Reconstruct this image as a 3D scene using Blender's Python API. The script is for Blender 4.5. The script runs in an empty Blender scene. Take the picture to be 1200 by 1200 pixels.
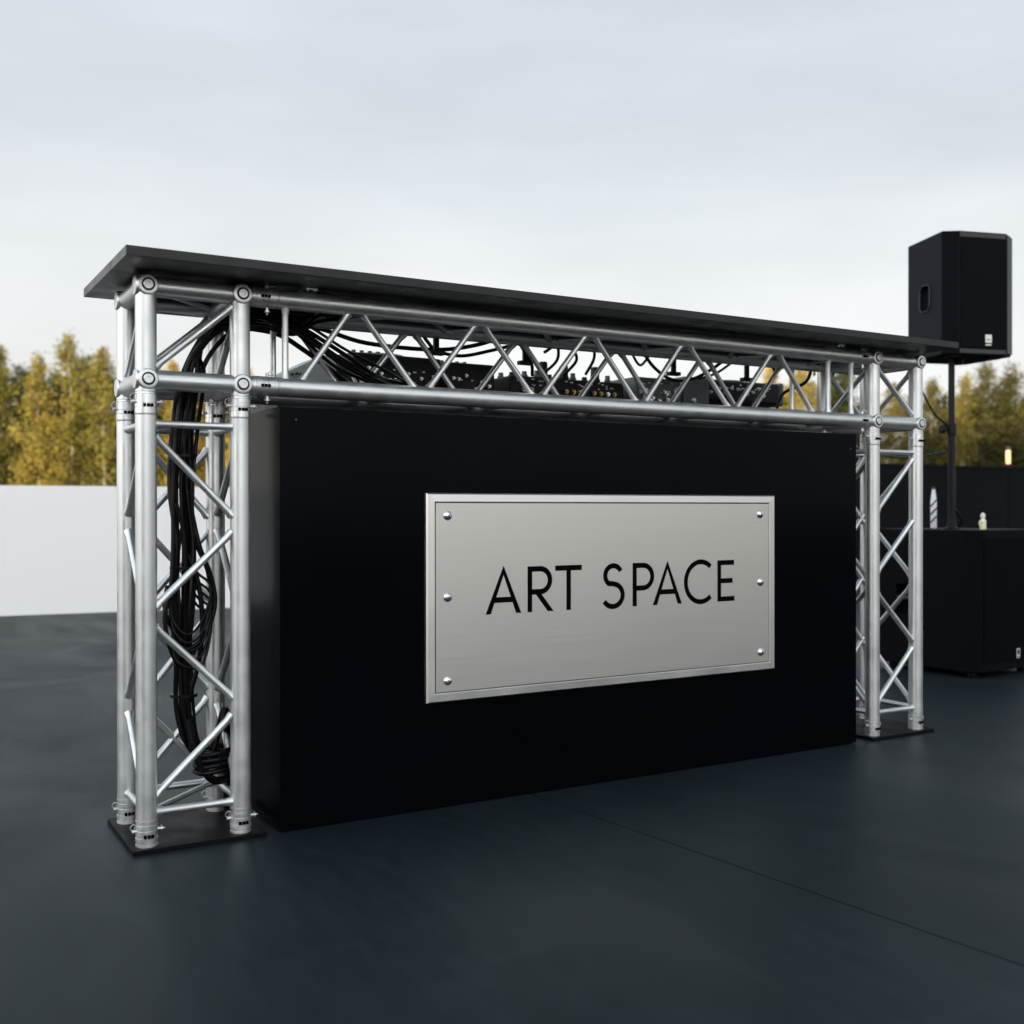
import bpy, bmesh, math, random
from mathutils import Vector, Matrix, noise as mnoise
R = math.radians
C = bpy.context.scene.collection
scn = bpy.context.scene

# ------------------------------------------------------------ camera
cam_d = bpy.data.cameras.new('camera'); cam = bpy.data.objects.new('camera', cam_d); C.objects.link(cam)
cam.location = (-.5965, -2.839, .8604)
cam.rotation_euler = (R(90) - .0026, .0008, -.531)
cam_d.sensor_width = 36; cam_d.lens = 38.31
cam_d.clip_start = .05; cam_d.clip_end = 2000
cam_d.dof.use_dof = True; cam_d.dof.focus_distance = 3.25; cam_d.dof.aperture_fstop = 2.9
scn.camera = cam

# ------------------------------------------------------------ sky and sun
SUN_EL, SUN_DIR = R(5.5), Vector((-.84, -.545, 0)).normalized()     # horizontal direction towards the sun
SUN_ROT = math.atan2(SUN_DIR.x, SUN_DIR.y)
w = bpy.data.worlds.new('World'); scn.world = w; w.use_nodes = True
nt = w.node_tree; nt.nodes.clear(); N = nt.nodes.new; L = nt.links.new
out = N('ShaderNodeOutputWorld'); bg = N('ShaderNodeBackground'); L(bg.outputs[0], out.inputs[0])
sky = N('ShaderNodeTexSky'); sky.sky_type = 'NISHITA'; sky.sun_disc = False
sky.sun_elevation = SUN_EL; sky.sun_rotation = SUN_ROT; sky.dust_density = 1.5; sky.air_density = 1; sky.ozone_density = 1.5
tc = N('ShaderNodeTexCoord'); mp = N('ShaderNodeMapping'); mp.inputs['Scale'].default_value = (1, 1, 3.5)
mp.inputs['Rotation'].default_value = (R(8), R(-6), R(30))
L(tc.outputs['Generated'], mp.inputs[0])
cn = N('ShaderNodeTexNoise'); cn.inputs['Scale'].default_value = 1.6; cn.inputs['Detail'].default_value = 5; cn.inputs['Roughness'].default_value = .5
cn.inputs['Distortion'].default_value = .5
L(mp.outputs[0], cn.inputs['Vector'])
cr = N('ShaderNodeMapRange'); cr.inputs[1].default_value = .3; cr.inputs[2].default_value = .72; cr.inputs[3].default_value = .80; cr.inputs[4].default_value = .97
L(cn.outputs[0], cr.inputs[0])
# high thin overcast: a veil, a little brighter towards the sun and near the horizon
dot = N('ShaderNodeVectorMath'); dot.operation = 'DOT_PRODUCT'; dot.inputs[1].default_value = SUN_DIR
L(tc.outputs['Generated'], dot.inputs[0])
dm = N('ShaderNodeMapRange'); dm.inputs[1].default_value = -.35; dm.inputs[2].default_value = 1; dm.inputs[3].default_value = 1; dm.inputs[4].default_value = 3.7
L(dot.outputs['Value'], dm.inputs[0])
sep = N('ShaderNodeSeparateXYZ'); L(tc.outputs['Generated'], sep.inputs[0])
ramp = N('ShaderNodeValToRGB'); L(sep.outputs['Z'], ramp.inputs[0])
e = ramp.color_ramp.elements
e[0].position = 0; e[0].color = (.98, .945, .90, 1)
e[1].position = .55; e[1].color = (.57, .63, .685, 1)
m1 = e.new(.10); m1.color = (.885, .885, .875, 1)
m1 = e.new(.30); m1.color = (.71, .75, .785, 1)
cv = N('ShaderNodeMixRGB'); cv.blend_type = 'MULTIPLY'; cv.inputs[0].default_value = 1
cn2 = N('ShaderNodeTexNoise'); cn2.inputs['Scale'].default_value = 2.6; cn2.inputs['Detail'].default_value = 6; L(mp.outputs[0], cn2.inputs['Vector'])
cr2 = N('ShaderNodeMapRange'); cr2.inputs[1].default_value = .3; cr2.inputs[2].default_value = .7; cr2.inputs[3].default_value = .89; cr2.inputs[4].default_value = 1.06
L(cn2.outputs[0], cr2.inputs[0])
mul = N('ShaderNodeMath'); mul.operation = 'MULTIPLY'; L(cr2.outputs[0], mul.inputs[0]); L(dm.outputs[0], mul.inputs[1])
sc = N('ShaderNodeVectorMath'); sc.operation = 'SCALE'; L(ramp.outputs[0], sc.inputs[0]); L(mul.outputs[0], sc.inputs['Scale'])
VEIL = 6.6
sc2 = N('ShaderNodeVectorMath'); sc2.operation = 'SCALE'; sc2.inputs['Scale'].default_value = VEIL; L(sc.outputs[0], sc2.inputs[0])
mix = N('ShaderNodeMixRGB'); L(cr.outputs[0], mix.inputs[0]); L(sky.outputs[0], mix.inputs[1]); L(sc2.outputs[0], mix.inputs[2])
L(mix.outputs[0], bg.inputs[0]); bg.inputs[1].default_value = .1

sd = bpy.data.lights.new('sun', 'SUN'); sun = bpy.data.objects.new('sun', sd); C.objects.link(sun)
sd.energy = 5; sd.angle = R(.6); sd.color = (1, .84, .56)
sv = Vector((SUN_DIR.x * math.cos(SUN_EL), SUN_DIR.y * math.cos(SUN_EL), math.sin(SUN_EL)))
sun.rotation_euler = sv.to_track_quat('Z', 'Y').to_euler(); sun.location = (0, 0, 30)
vs = scn.view_settings; vs.view_transform = 'Standard'; vs.look = 'None'; vs.gamma = 1; vs.exposure = 0.80

# ------------------------------------------------------------ materials
def mat(name, col, rough=.5, metal=0, spec=.5, coat=0, noise=None, bump=None, rnoise=None, scale=(1, 1, 1), trans=0, emit=None, wear=None):
    """noise=(scale, amount) varies the colour; rnoise=(scale, amount) the gloss; bump=(scale, strength, distance)"""
    m = bpy.data.materials.new(name); m.use_nodes = True; t = m.node_tree; b = t.nodes['Principled BSDF']
    b.inputs['Base Color'].default_value = (*col, 1); b.inputs['Roughness'].default_value = rough
    b.inputs['Metallic'].default_value = metal; b.inputs['Specular IOR Level'].default_value = spec
    b.inputs['Coat Weight'].default_value = coat; b.inputs['Transmission Weight'].default_value = trans
    if emit: b.inputs['Emission Color'].default_value = (*emit[0], 1); b.inputs['Emission Strength'].default_value = emit[1]
    tcn = t.nodes.new('ShaderNodeTexCoord'); mpn = t.nodes.new('ShaderNodeMapping'); mpn.inputs['Scale'].default_value = scale
    t.links.new(tcn.outputs['Object'], mpn.inputs[0])
    def ns(s, d=5):
        n = t.nodes.new('ShaderNodeTexNoise'); n.inputs['Scale'].default_value = s; n.inputs['Detail'].default_value = d
        t.links.new(mpn.outputs[0], n.inputs['Vector']); return n
    if noise:
        n = ns(noise[0]); r = t.nodes.new('ShaderNodeMapRange'); r.inputs[1].default_value = .3; r.inputs[2].default_value = .7
        r.inputs[3].default_value = 1 - noise[1]; r.inputs[4].default_value = 1 + noise[1]; t.links.new(n.outputs[0], r.inputs[0])
        v = t.nodes.new('ShaderNodeVectorMath'); v.operation = 'SCALE'; v.inputs[0].default_value = col
        t.links.new(r.outputs[0], v.inputs['Scale']); t.links.new(v.outputs[0], b.inputs['Base Color'])
    if rnoise:
        n = ns(rnoise[0]); r = t.nodes.new('ShaderNodeMapRange'); r.inputs[1].default_value = .3; r.inputs[2].default_value = .7
        r.inputs[3].default_value = max(.02, rough - rnoise[1]); r.inputs[4].default_value = min(1, rough + rnoise[1])
        t.links.new(n.outputs[0], r.inputs[0]); t.links.new(r.outputs[0], b.inputs['Roughness'])
    if bump:
        n = ns(bump[0]); bm_ = t.nodes.new('ShaderNodeBump'); bm_.inputs['Strength'].default_value = bump[1]; bm_.inputs['Distance'].default_value = bump[2]
        t.links.new(n.outputs[0], bm_.inputs['Height']); t.links.new(bm_.outputs[0], b.inputs['Normal'])
    return m
M = {}
M['alu'] = mat('aluminium', (.58, .59, .585), .38, .88, noise=(11, .07), rnoise=(22, .07), bump=(70, .07, .001))
M['alu_brace'] = mat('aluminium_brace', (.58, .59, .585), .37, .87, noise=(14, .12), rnoise=(30, .1))
M['steel'] = mat('steel', (.62, .63, .63), .28, 1, noise=(40, .15))
M['dark_metal'] = mat('dark_metal', (.006, .006, .008), .45, .2, .2)
M['plate'] = mat('brushed_plate', (.56, .547, .515), .39, 1, noise=(6, .022), rnoise=(7, .045), bump=(12, .055, .0008), scale=(.35, 1, 60))
M['plate_frame'] = mat('plate_frame', (.66, .65, .63), .36, 1, noise=(3, .06), rnoise=(6, .06))
M['engrave'] = mat('engraving_paint', (.001, .001, .001), .8, 0, .05)
M['slab'] = mat('slab_laminate', (.0085, .0105, .0125), .33, 0, .28, noise=(6, .15), rnoise=(14, .08), bump=(140, .08, .0005))
M['panel'] = mat('panel_gloss', (.0010, .0016, .0028), .17, 0, .03, noise=(3, .2), rnoise=(2.5, .04), bump=(1.5, .02, .004))
M['cable'] = mat('cable_rubber', (.0025, .0025, .003), .34, 0, .15, rnoise=(30, .1))
M['cab'] = mat('cabinet_paint', (.0060, .0088, .0125), .6, 0, .12, noise=(20, .15), bump=(260, .25, .0008))
M['sub'] = mat('subwoofer_paint', (.0016, .0024, .0038), .6, 0, .05, noise=(20, .15), bump=(260, .25, .0008))
M['baffle'] = mat('baffle_plastic', (.0012, .0020, .0034), .5, 0, .05)
M['sub_grille'] = mat('subwoofer_grille', (.0010, .0014, .0024), .65, 0, .04, noise=(300, .4))
M['grille'] = mat('grille_mesh', (.0020, .0028, .0042), .65, 0, .06, noise=(300, .5), bump=(420, .5, .001))
M['trim'] = mat('cabinet_trim', (.022, .025, .028), .5, 0, .4)
M['badge'] = mat('badge', (.62, .6, .56), .4, .4)
M['gear'] = mat('gear_shell', (.003, .0035, .005), .42, 0, .2, noise=(30, .3), rnoise=(20, .1))
M['gear_grey'] = mat('gear_grey', (.06, .068, .07), .45, .2, .5, noise=(12, .15))
M['lid_grey'] = mat('lid_grey', (.26, .28, .28), .5, .1, .4, noise=(7, .12))
M['white_plastic'] = mat('white_plastic', (.62, .62, .60), .4)
M['brass'] = mat('brass', (.40, .30, .13), .4, 1)
M['wall_white'] = mat('wall_white', (.87, .85, .825), .6, 0, .3, noise=(.5, .015), bump=(3, .05, .01))
M['barrier'] = mat('barrier_black', (.002, .0025, .004), .8, 0, .12, noise=(2, .2))
M['bark'] = mat('birch_bark', (.34, .31, .26), .8, 0, .2, noise=(3, .45), scale=(1, 1, .6))
M['bark_dark'] = mat('dark_bark', (.07, .05, .035), .9, 0, .2, noise=(5, .35))
M['rubber'] = mat('mat_black', (.0020, .0028, .004), .5, 0, .08, noise=(8, .2), rnoise=(9, .1))
M['bottle'] = mat('clear_bottle', (.62, .64, .66), .2, 0, .5)
M['cream'] = mat('cream_plastic', (.70, .66, .45), .35)
M['lamp'] = mat('lamp_glow', (.9, .6, .3), .5, emit=((1, .50, .20), 1.1))
M['facade'] = mat('facade', (.16, .16, .17), .8, noise=(.3, .1))
M['glass_dark'] = mat('window_dark', (.02, .022, .025), .1, 0, .6)
M['earth'] = mat('earth', (.05, .055, .03), .9, 0, .2, noise=(.4, .4))
M['floor_substrate'] = mat('dark_substrate', (.002, .002, .002), .9, 0, .1)  # near-black base under the floor sheets, seen through the seam

def floor_material():
    m = mat('stage_floor', (.0075, .0130, .0160), .48, 0, .13)
    t = m.node_tree; b = t.nodes['Principled BSDF']; tcn = t.nodes['Texture Coordinate']
    def ns(s, d, sc_=(1, 1, 1), dist=0):
        mp_ = t.nodes.new('ShaderNodeMapping'); mp_.inputs['Scale'].default_value = sc_; t.links.new(tcn.outputs['Object'], mp_.inputs[0])
        n = t.nodes.new('ShaderNodeTexNoise'); n.inputs['Scale'].default_value = s; n.inputs['Detail'].default_value = d; n.inputs['Distortion'].default_value = dist
        t.links.new(mp_.outputs[0], n.inputs['Vector']); return n
    def mr(n, a, b_, c, d):
        r = t.nodes.new('ShaderNodeMapRange'); r.inputs[1].default_value = a; r.inputs[2].default_value = b_; r.inputs[3].default_value = c; r.inputs[4].default_value = d
        t.links.new(n.outputs[0], r.inputs[0]); return r
    big = mr(ns(.7, 4, dist=.4), .3, .7, .82, 1.18); fine = mr(ns(24, 6, (1, .25, 1)), .3, .7, .86, 1.14); scuff = mr(ns(9, 8, (.25, 2, 1), 1.2), .60, .76, 1, 1.22)
    a = t.nodes.new('ShaderNodeMath'); a.operation = 'MULTIPLY'; t.links.new(big.outputs[0], a.inputs[0]); t.links.new(fine.outputs[0], a.inputs[1])
    a2 = t.nodes.new('ShaderNodeMath'); a2.operation = 'MULTIPLY'; t.links.new(a.outputs[0], a2.inputs[0]); t.links.new(scuff.outputs[0], a2.inputs[1])
    v = t.nodes.new('ShaderNodeVectorMath'); v.operation = 'SCALE'; v.inputs[0].default_value = (.0075, .0130, .0160)
    t.links.new(a2.outputs[0], v.inputs['Scale']); t.links.new(v.outputs[0], b.inputs['Base Color'])
    rr = mr(ns(1.6, 7, (1, .5, 1), .8), .3, .7, .38, .58); t.links.new(rr.outputs[0], b.inputs['Roughness'])
    bp = t.nodes.new('ShaderNodeBump'); bp.inputs['Strength'].default_value = .12; bp.inputs['Distance'].default_value = .004
    t.links.new(ns(16, 6, (1, .3, 1)).outputs[0], bp.inputs['Height']); t.links.new(bp.outputs[0], b.inputs['Normal'])
    return m
M['floor'] = floor_material()

def leaf_material(name, ca, cb):
    m = bpy.data.materials.new(name); m.use_nodes = True; t = m.node_tree; b = t.nodes['Principled BSDF']; o = t.nodes['Material Output']
    tcn = t.nodes.new('ShaderNodeTexCoord'); n = t.nodes.new('ShaderNodeTexNoise'); n.inputs['Scale'].default_value = 1.1; n.inputs['Detail'].default_value = 4
    t.links.new(tcn.outputs['Object'], n.inputs['Vector'])
    oi = t.nodes.new('ShaderNodeObjectInfo'); ad = t.nodes.new('ShaderNodeMath'); ad.operation = 'MULTIPLY_ADD'; ad.inputs[1].default_value = .5; 
    t.links.new(oi.outputs['Random'], ad.inputs[0]); t.links.new(n.outputs[0], ad.inputs[2])
    r = t.nodes.new('ShaderNodeMapRange'); r.inputs[1].default_value = .45; r.inputs[2].default_value = 1.0; t.links.new(ad.outputs[0], r.inputs[0])
    mx = t.nodes.new('ShaderNodeMixRGB'); mx.inputs[1].default_value = (*ca, 1); mx.inputs[2].default_value = (*cb, 1)
    t.links.new(r.outputs[0], mx.inputs[0]); t.links.new(mx.outputs[0], b.inputs['Base Color']); b.inputs['Roughness'].default_value = .55
    b.inputs['Specular IOR Level'].default_value = .25
    tr = t.nodes.new('ShaderNodeBsdfTranslucent'); t.links.new(mx.outputs[0], tr.inputs[0])
    ms = t.nodes.new('ShaderNodeMixShader'); ms.inputs[0].default_value = .25
    t.links.new(b.outputs[0], ms.inputs[1]); t.links.new(tr.outputs[0], ms.inputs[2]); t.links.new(ms.outputs[0], o.inputs[0])
    return m
M['leaf_birch'] = leaf_material('birch_leaves', (.16, .145, .026), (.37, .27, .05))
M['leaf_green'] = leaf_material('green_leaves', (.026, .036, .011), (.085, .08, .018))
M['leaf_birch_shade'] = leaf_material('shaded_birch_leaves', (.040, .048, .013), (.26, .20, .035))  # birch leaves with shade put into the dark tone, sunlight into the bright
M['leaf_conifer'] = leaf_material('conifer_needles', (.030, .042, .014), (.12, .10, .024))

# ------------------------------------------------------------ mesh helpers
class MB:
    def __init__(s): s.v = []; s.f = []; s.sm = []
    def add(s, vs_, fs, smooth):
        o = len(s.v); s.v += [tuple(v) for v in vs_]; s.f += [tuple(i + o for i in f) for f in fs]
        s.sm += (list(smooth) if isinstance(smooth, (list, tuple)) else [smooth] * len(fs))
        return s
    def sweep(s, pts, rad, n=12, cap=True):
        pts = [Vector(p) for p in pts]; rr = rad if isinstance(rad, (list, tuple)) else [rad] * len(pts)
        vs_, fs = [], []; up = None
        for i, p in enumerate(pts):
            d = (pts[min(i + 1, len(pts) - 1)] - pts[max(i - 1, 0)])
            if d.length < 1e-9: d = Vector((0, 0, 1))
            d.normalize()
            if up is None: up = Vector((0, 0, 1)) if abs(d.z) < .9 else Vector((1, 0, 0))
            a = d.cross(up)
            if a.length < 1e-5: a = d.cross(Vector((0, 1, 0)))
            a.normalize(); b = d.cross(a).normalized(); up = a.cross(d)
            for k in range(n):
                t = 2 * math.pi * k / n; vs_.append(p + a * (math.cos(t) * rr[i]) + b * (math.sin(t) * rr[i]))
        for i in range(len(pts) - 1):
            for k in range(n): fs.append((i * n + k, i * n + (k + 1) % n, (i + 1) * n + (k + 1) % n, (i + 1) * n + k))
        sm = [True] * len(fs)
        if cap: fs += [tuple(range(n))[::-1], tuple((len(pts) - 1) * n + k for k in range(n))]; sm += [False, False]
        # flip so normals face out
        fs = [f[::-1] for f in fs]
        return s.add(vs_, fs, sm)
    def tube(s, a, b, r, n=20, r2=None): return s.sweep([a, b], [r, r if r2 is None else r2], n)
    def lathe(s, o, axis, prof, n=24):
        """prof: list of (distance along axis, radius)"""
        ax = Vector(axis).normalized(); o = Vector(o)
        return s.sweep_prof([(o + ax * d, r) for d, r in prof], ax, n)
    def sweep_prof(s, pr, ax, n):
        u = Vector((0, 0, 1)) if abs(ax.z) < .9 else Vector((1, 0, 0)); a = ax.cross(u).normalized(); b = ax.cross(a)
        vs_, fs, sm = [], [], []
        for p, r in pr:
            for k in range(n):
                t = 2 * math.pi * k / n; vs_.append(p + a * (math.cos(t) * r) + b * (math.sin(t) * r))
        for i in range(len(pr) - 1):
            flat = abs(pr[i][1] - pr[i + 1][1]) > 1e-5 and (pr[i][0] - pr[i + 1][0]).length < abs(pr[i][1] - pr[i + 1][1]) * 1.2
            for k in range(n): fs.append((i * n + k, (i + 1) * n + k, (i + 1) * n + (k + 1) % n, i * n + (k + 1) % n)); sm.append(not flat)
        fs += [tuple(range(n)), tuple((len(pr) - 1) * n + k for k in range(n))[::-1]]; sm += [False, False]
        return s.add(vs_, fs, sm)
    def box(s, lo, hi, bev=0):
        if bev <= 0:
            x0, y0, z0 = lo; x1, y1, z1 = hi
            return s.add([(x0, y0, z0), (x1, y0, z0), (x1, y1, z0), (x0, y1, z0), (x0, y0, z1), (x1, y0, z1), (x1, y1, z1), (x0, y1, z1)],
                         [(3, 2, 1, 0), (4, 5, 6, 7), (0, 1, 5, 4), (1, 2, 6, 5), (2, 3, 7, 6), (3, 0, 4, 7)], False)
        bm = bmesh.new(); bmesh.ops.create_cube(bm, size=1)
        for v in bm.verts: v.co = Vector([(lo[i] + hi[i]) / 2 + v.co[i] * (hi[i] - lo[i]) for i in range(3)])
        bmesh.ops.bevel(bm, geom=list(bm.edges), offset=bev, segments=2, affect='EDGES', profile=.6)
        bm.verts.index_update()
        s.add([v.co.copy() for v in bm.verts], [tuple(v.index for v in f.verts) for f in bm.faces], False); bm.free(); return s
    def prism(s, poly, z0, z1, bev=0):
        """poly in x,y extruded along z"""
        bm = bmesh.new(); vs_ = [bm.verts.new((x, y, z0)) for x, y in poly]; f = bm.faces.new(vs_)
        r = bmesh.ops.extrude_face_region(bm, geom=[f]); 
        for g in r['geom']:
            if isinstance(g, bmesh.types.BMVert): g.co.z = z1
        bmesh.ops.recalc_face_normals(bm, faces=list(bm.faces))
        if bev: bmesh.ops.bevel(bm, geom=list(bm.edges), offset=bev, segments=2, affect='EDGES', profile=.6)
        bm.verts.index_update()
        s.add([v.co.copy() for v in bm.verts], [tuple(v.index for v in f.verts) for f in bm.faces], False); bm.free(); return s
    def xform(s, mtx, start=0):
        for i in range(start, len(s.v)): s.v[i] = tuple(mtx @ Vector(s.v[i]))
        return s
    def build(s, name, m, parent=None, label=None):
        me = bpy.data.meshes.new(name); me.from_pydata(s.v, [], s.f); me.update()
        me.polygons.foreach_set('use_smooth', s.sm)
        if any(s.sm): me.set_sharp_from_angle(angle=R(28))
        if isinstance(m, str): m = M[m]
        me.materials.append(m); o = bpy.data.objects.new(name, me); C.objects.link(o)
        if parent is not None: o.parent = parent
        if label: o['label'] = label
        return o
def tag(o, label, cat, group=None, kind=None):
    if label: o['label'] = label
    if cat: o['category'] = cat
    if group: o['group'] = group
    if kind: o['kind'] = kind
    return o
def thing(name, label, cat, loc=(0, 0, 0), rz=0, group=None):
    o = bpy.data.objects.new(name, None); C.objects.link(o); o.location = loc; o.rotation_euler = (0, 0, rz); o.empty_display_size = .1
    return tag(o, label, cat, group)
def apply_bool(o, cutter, op='DIFFERENCE'):
    base_m = o.data.materials[0]
    md = o.modifiers.new('b', 'BOOLEAN'); md.operation = op; md.object = cutter; md.solver = 'EXACT'; md.use_self = True
    dg = bpy.context.evaluated_depsgraph_get(); dg.update()
    me = bpy.data.meshes.new_from_object(o.evaluated_get(dg)); o.modifiers.clear(); old = o.data; o.data = me
    bpy.data.meshes.remove(old); cm = cutter.data; bpy.data.objects.remove(cutter); bpy.data.meshes.remove(cm)
    me.materials.clear(); me.materials.append(base_m); me.polygons.foreach_set('material_index', [0] * len(me.polygons))
    me.polygons.foreach_set('use_smooth', [False] * len(me.polygons))
def spline(pts, k=8):
    P = [Vector(p) for p in pts]; P = [P[0] * 2 - P[1]] + P + [P[-1] * 2 - P[-2]]; o = []
    for i in range(1, len(P) - 2):
        a, b, c, d = P[i - 1:i + 3]
        for j in range(k):
            t = j / k; o.append(.5 * ((2 * b) + (c - a) * t + (2 * a - 5 * b + 4 * c - d) * t * t + (3 * b - 3 * c + d - a) * t ** 3))
    o.append(P[-2]); return o

# ------------------------------------------------------------ ground, floor, walls
SEAM = 1.118
fl = MB(); g = .0028
def seam_line(y): return SEAM + (min(y, -.08) + .08) * -.104
ys_ = (-13, -.08, 7.6)
for side, xo in ((-1, -14), (1, 17)):
    top = [(seam_line(y) + side * g, y, 0) for y in ys_]; low = [(x, y, -.02) for x, y, z in top]; out_ = [(xo, y, 0) for y in ys_]
    for i in (0, 1):
        if side < 0: fl.add([out_[i], top[i], top[i + 1], out_[i + 1]], [(0, 1, 2, 3)], False); fl.add([top[i], low[i], low[i + 1], top[i + 1]], [(0, 1, 2, 3)], False)
        else: fl.add([top[i], out_[i], out_[i + 1], top[i + 1]], [(0, 1, 2, 3)], False); fl.add([top[i], low[i], low[i + 1], top[i + 1]], [(3, 2, 1, 0)], False)
tag(fl.build('floor', 'floor'), None, None, kind='structure')
tag(MB().box((-14, -13, -.06), (17, 7.6, -.021)).build('floor_base', 'floor_substrate'), None, None, kind='structure')
tag(MB().add([(-600, -600, -.08), (600, -600, -.08), (600, 600, -.08), (-600, 600, -.08)], [(0, 1, 2, 3)], False).build('ground', 'earth'), None, None, kind='structure')

def xwall(name, p0, p1, h0, h1, t, m):
    p0, p1 = Vector((*p0, 0)), Vector((*p1, 0)); d = (p1 - p0).normalized(); n = Vector((-d.y, d.x, 0)) * t
    mb = MB(); mb.add([p0, p1, p1 + n, p0 + n, p0 + Vector((0, 0, h0)), p1 + Vector((0, 0, h1)), p1 + n + Vector((0, 0, h1)), p0 + n + Vector((0, 0, h0))],
           [(3, 2, 1, 0), (4, 5, 6, 7), (0, 1, 5, 4), (1, 2, 6, 5), (2, 3, 7, 6), (3, 0, 4, 7)], False); return mb.build(name, m)
wl = thing('white_wall', 'low plain white wall behind the left tower, trees rising above it', 'wall', (0, 6.878, 0))
o = xwall('wall_panel', (-7, 7.69 - 6.878), (2.6, 6.576 - 6.878), 1.05, 1.05, .12, 'wall_white'); o.parent = wl
cap = xwall('cap_strip', (-7, 7.692 - 6.878), (2.6, 6.578 - 6.878), .006, .006, .116, 'wall_white'); cap.parent = wl; cap.location = (0, 0, 1.0505)

bw = thing('black_partition', 'long low matt black partition in the dark background behind the speaker', 'partition', (2.7, 6.5, 0))
for i in range(6):
    a = 2.7 + i * 2.0
    MB().box((a - 2.7 + .006, 0, .0), (a - 2.7 + 1.994, .06, 1.40), .004).build('partition_panel', 'barrier', bw)
MB().box((0, -.012, 1.401), (12, .072, 1.425), .004).build('top_rail', 'barrier', bw)

# unseen hall added behind the camera, sized so its shade covers the stage
bl = thing('shade_hall', 'large flat grey hall added out of view behind the camera to shade the stage', 'building', tuple(SUN_DIR * 110 + Vector((0, 0, 0))),
           math.atan2(SUN_DIR.y, SUN_DIR.x) + R(90))
MB().box((-14, -20, -.08), (70, 0, 19.3)).build('wall', 'facade', bl)
bl_w = [(x, z) for z in (1.5, 6.2, 10.9, 15.6) for x in range(-11, 66, 6)]
for x, z in bl_w:
    wv = MB().box((x, .0, z), (x + 3.0, .05, z + 2.4)).build('window', 'glass_dark', bl)  # panes added for detail in reflections

# ------------------------------------------------------------ truss frame
LX, H, D, RT = 2.638, 1.424, .24, .0262
ZL = H - .236
TF = thing('truss_frame', 'silver aluminium truss gate frame with two square towers carrying the black counter top', 'truss frame', (0, 0, 0))
def coupler(o, ax, n, parent, fine=True):
    """joint sleeve from point o along ax, length n, with grooves"""
    mb = MB(); r = RT; q = n / 8
    if fine:
        g_ = .0011; prof = [(0, r)]
        for f_ in (.06, .34, .52, .90): prof += [(n * f_, r + .0006), (n * f_ + g_ * .3, r - .0016), (n * f_ + g_, r - .0016), (n * f_ + g_ * 1.3, r + .0006)]
        mb.lathe(o, ax, prof + [(n, r)], 28)
    else: mb.lathe(o, ax, [(0, r + .0003), (0, r + .0011), (q * .6, r + .0011), (q * .7, r - .0006), (q * 1.4, r - .0006), (q * 1.5, r + .0015), (q * 2.6, r + .0015), (q * 2.7, r - .0010),
                     (q * 3.1, r - .0010), (q * 3.2, r + .0009), (q * 4.8, r + .0009), (q * 4.9, r + .0002), (q * 5.3, r + .0002), (q * 5.4, r + .0015), (q * 6.5, r + .0015), (q * 6.6, r + .0004),
                     (q * 7.3, r + .0004), (q * 7.4, r + .0011), (n, r + .0011), (n, r + .0003)], 28)
    a = Vector(ax); c = Vector(o) + a * n * .5
    side = Vector((1, 0, 0)) if abs(a.z) > .5 else Vector((0, 0, -1))
    c2 = c + a * n * .08
    mb.tube(c2 - side * (RT + .010), c2 + side * (RT + .012), .0045, 10)
    mb.lathe(c2 + side * (RT + .008), side, [(0, .0075), (.004, .0075), (.006, .003), (.011, .002)], 10)
    mb.sweep(spline([c2 - side * (RT + .008), c2 - side * (RT + .014) + a * .01, c2 - side * (RT + .006) + a * .02 + Vector((0, -.006, 0)), c2 - side * (RT + .004) + a * .004], 4), .0012, 6)
    k = mb.build('coupler', 'alu_brace', parent)
    f = Vector((0, -1, 0)); m2 = MB()
    cc = Vector(o) + a * n * .42 + f * (RT + .0018)
    s_ = a.cross(f).normalized()
    for j in (-1, 0, 1):
        p = cc + (a if abs(a.x) > .5 else s_) * (j * .009); m2.box(p - Vector((.0034, .002, .004)), p + Vector((.0034, .003, .004)))
    m2.build('slot', 'engrave', k)
    return k
def bracer(mb_pts, r, name='brace'):
    a, b = Vector(mb_pts[0]), Vector(mb_pts[1]); d = (b - a).normalized()
    mb = MB(); Lr = (b - a).length; e_ = min(.02, Lr * .2)
    mb.sweep([a, a + d * e_ * .4, a + d * e_, b - d * e_, b - d * e_ * .4, b], [r * 1.45, r * 1.3, r, r, r * 1.3, r * 1.45], 14)   # weld collars
    return mb.build(name, 'alu_brace', TF)

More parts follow.
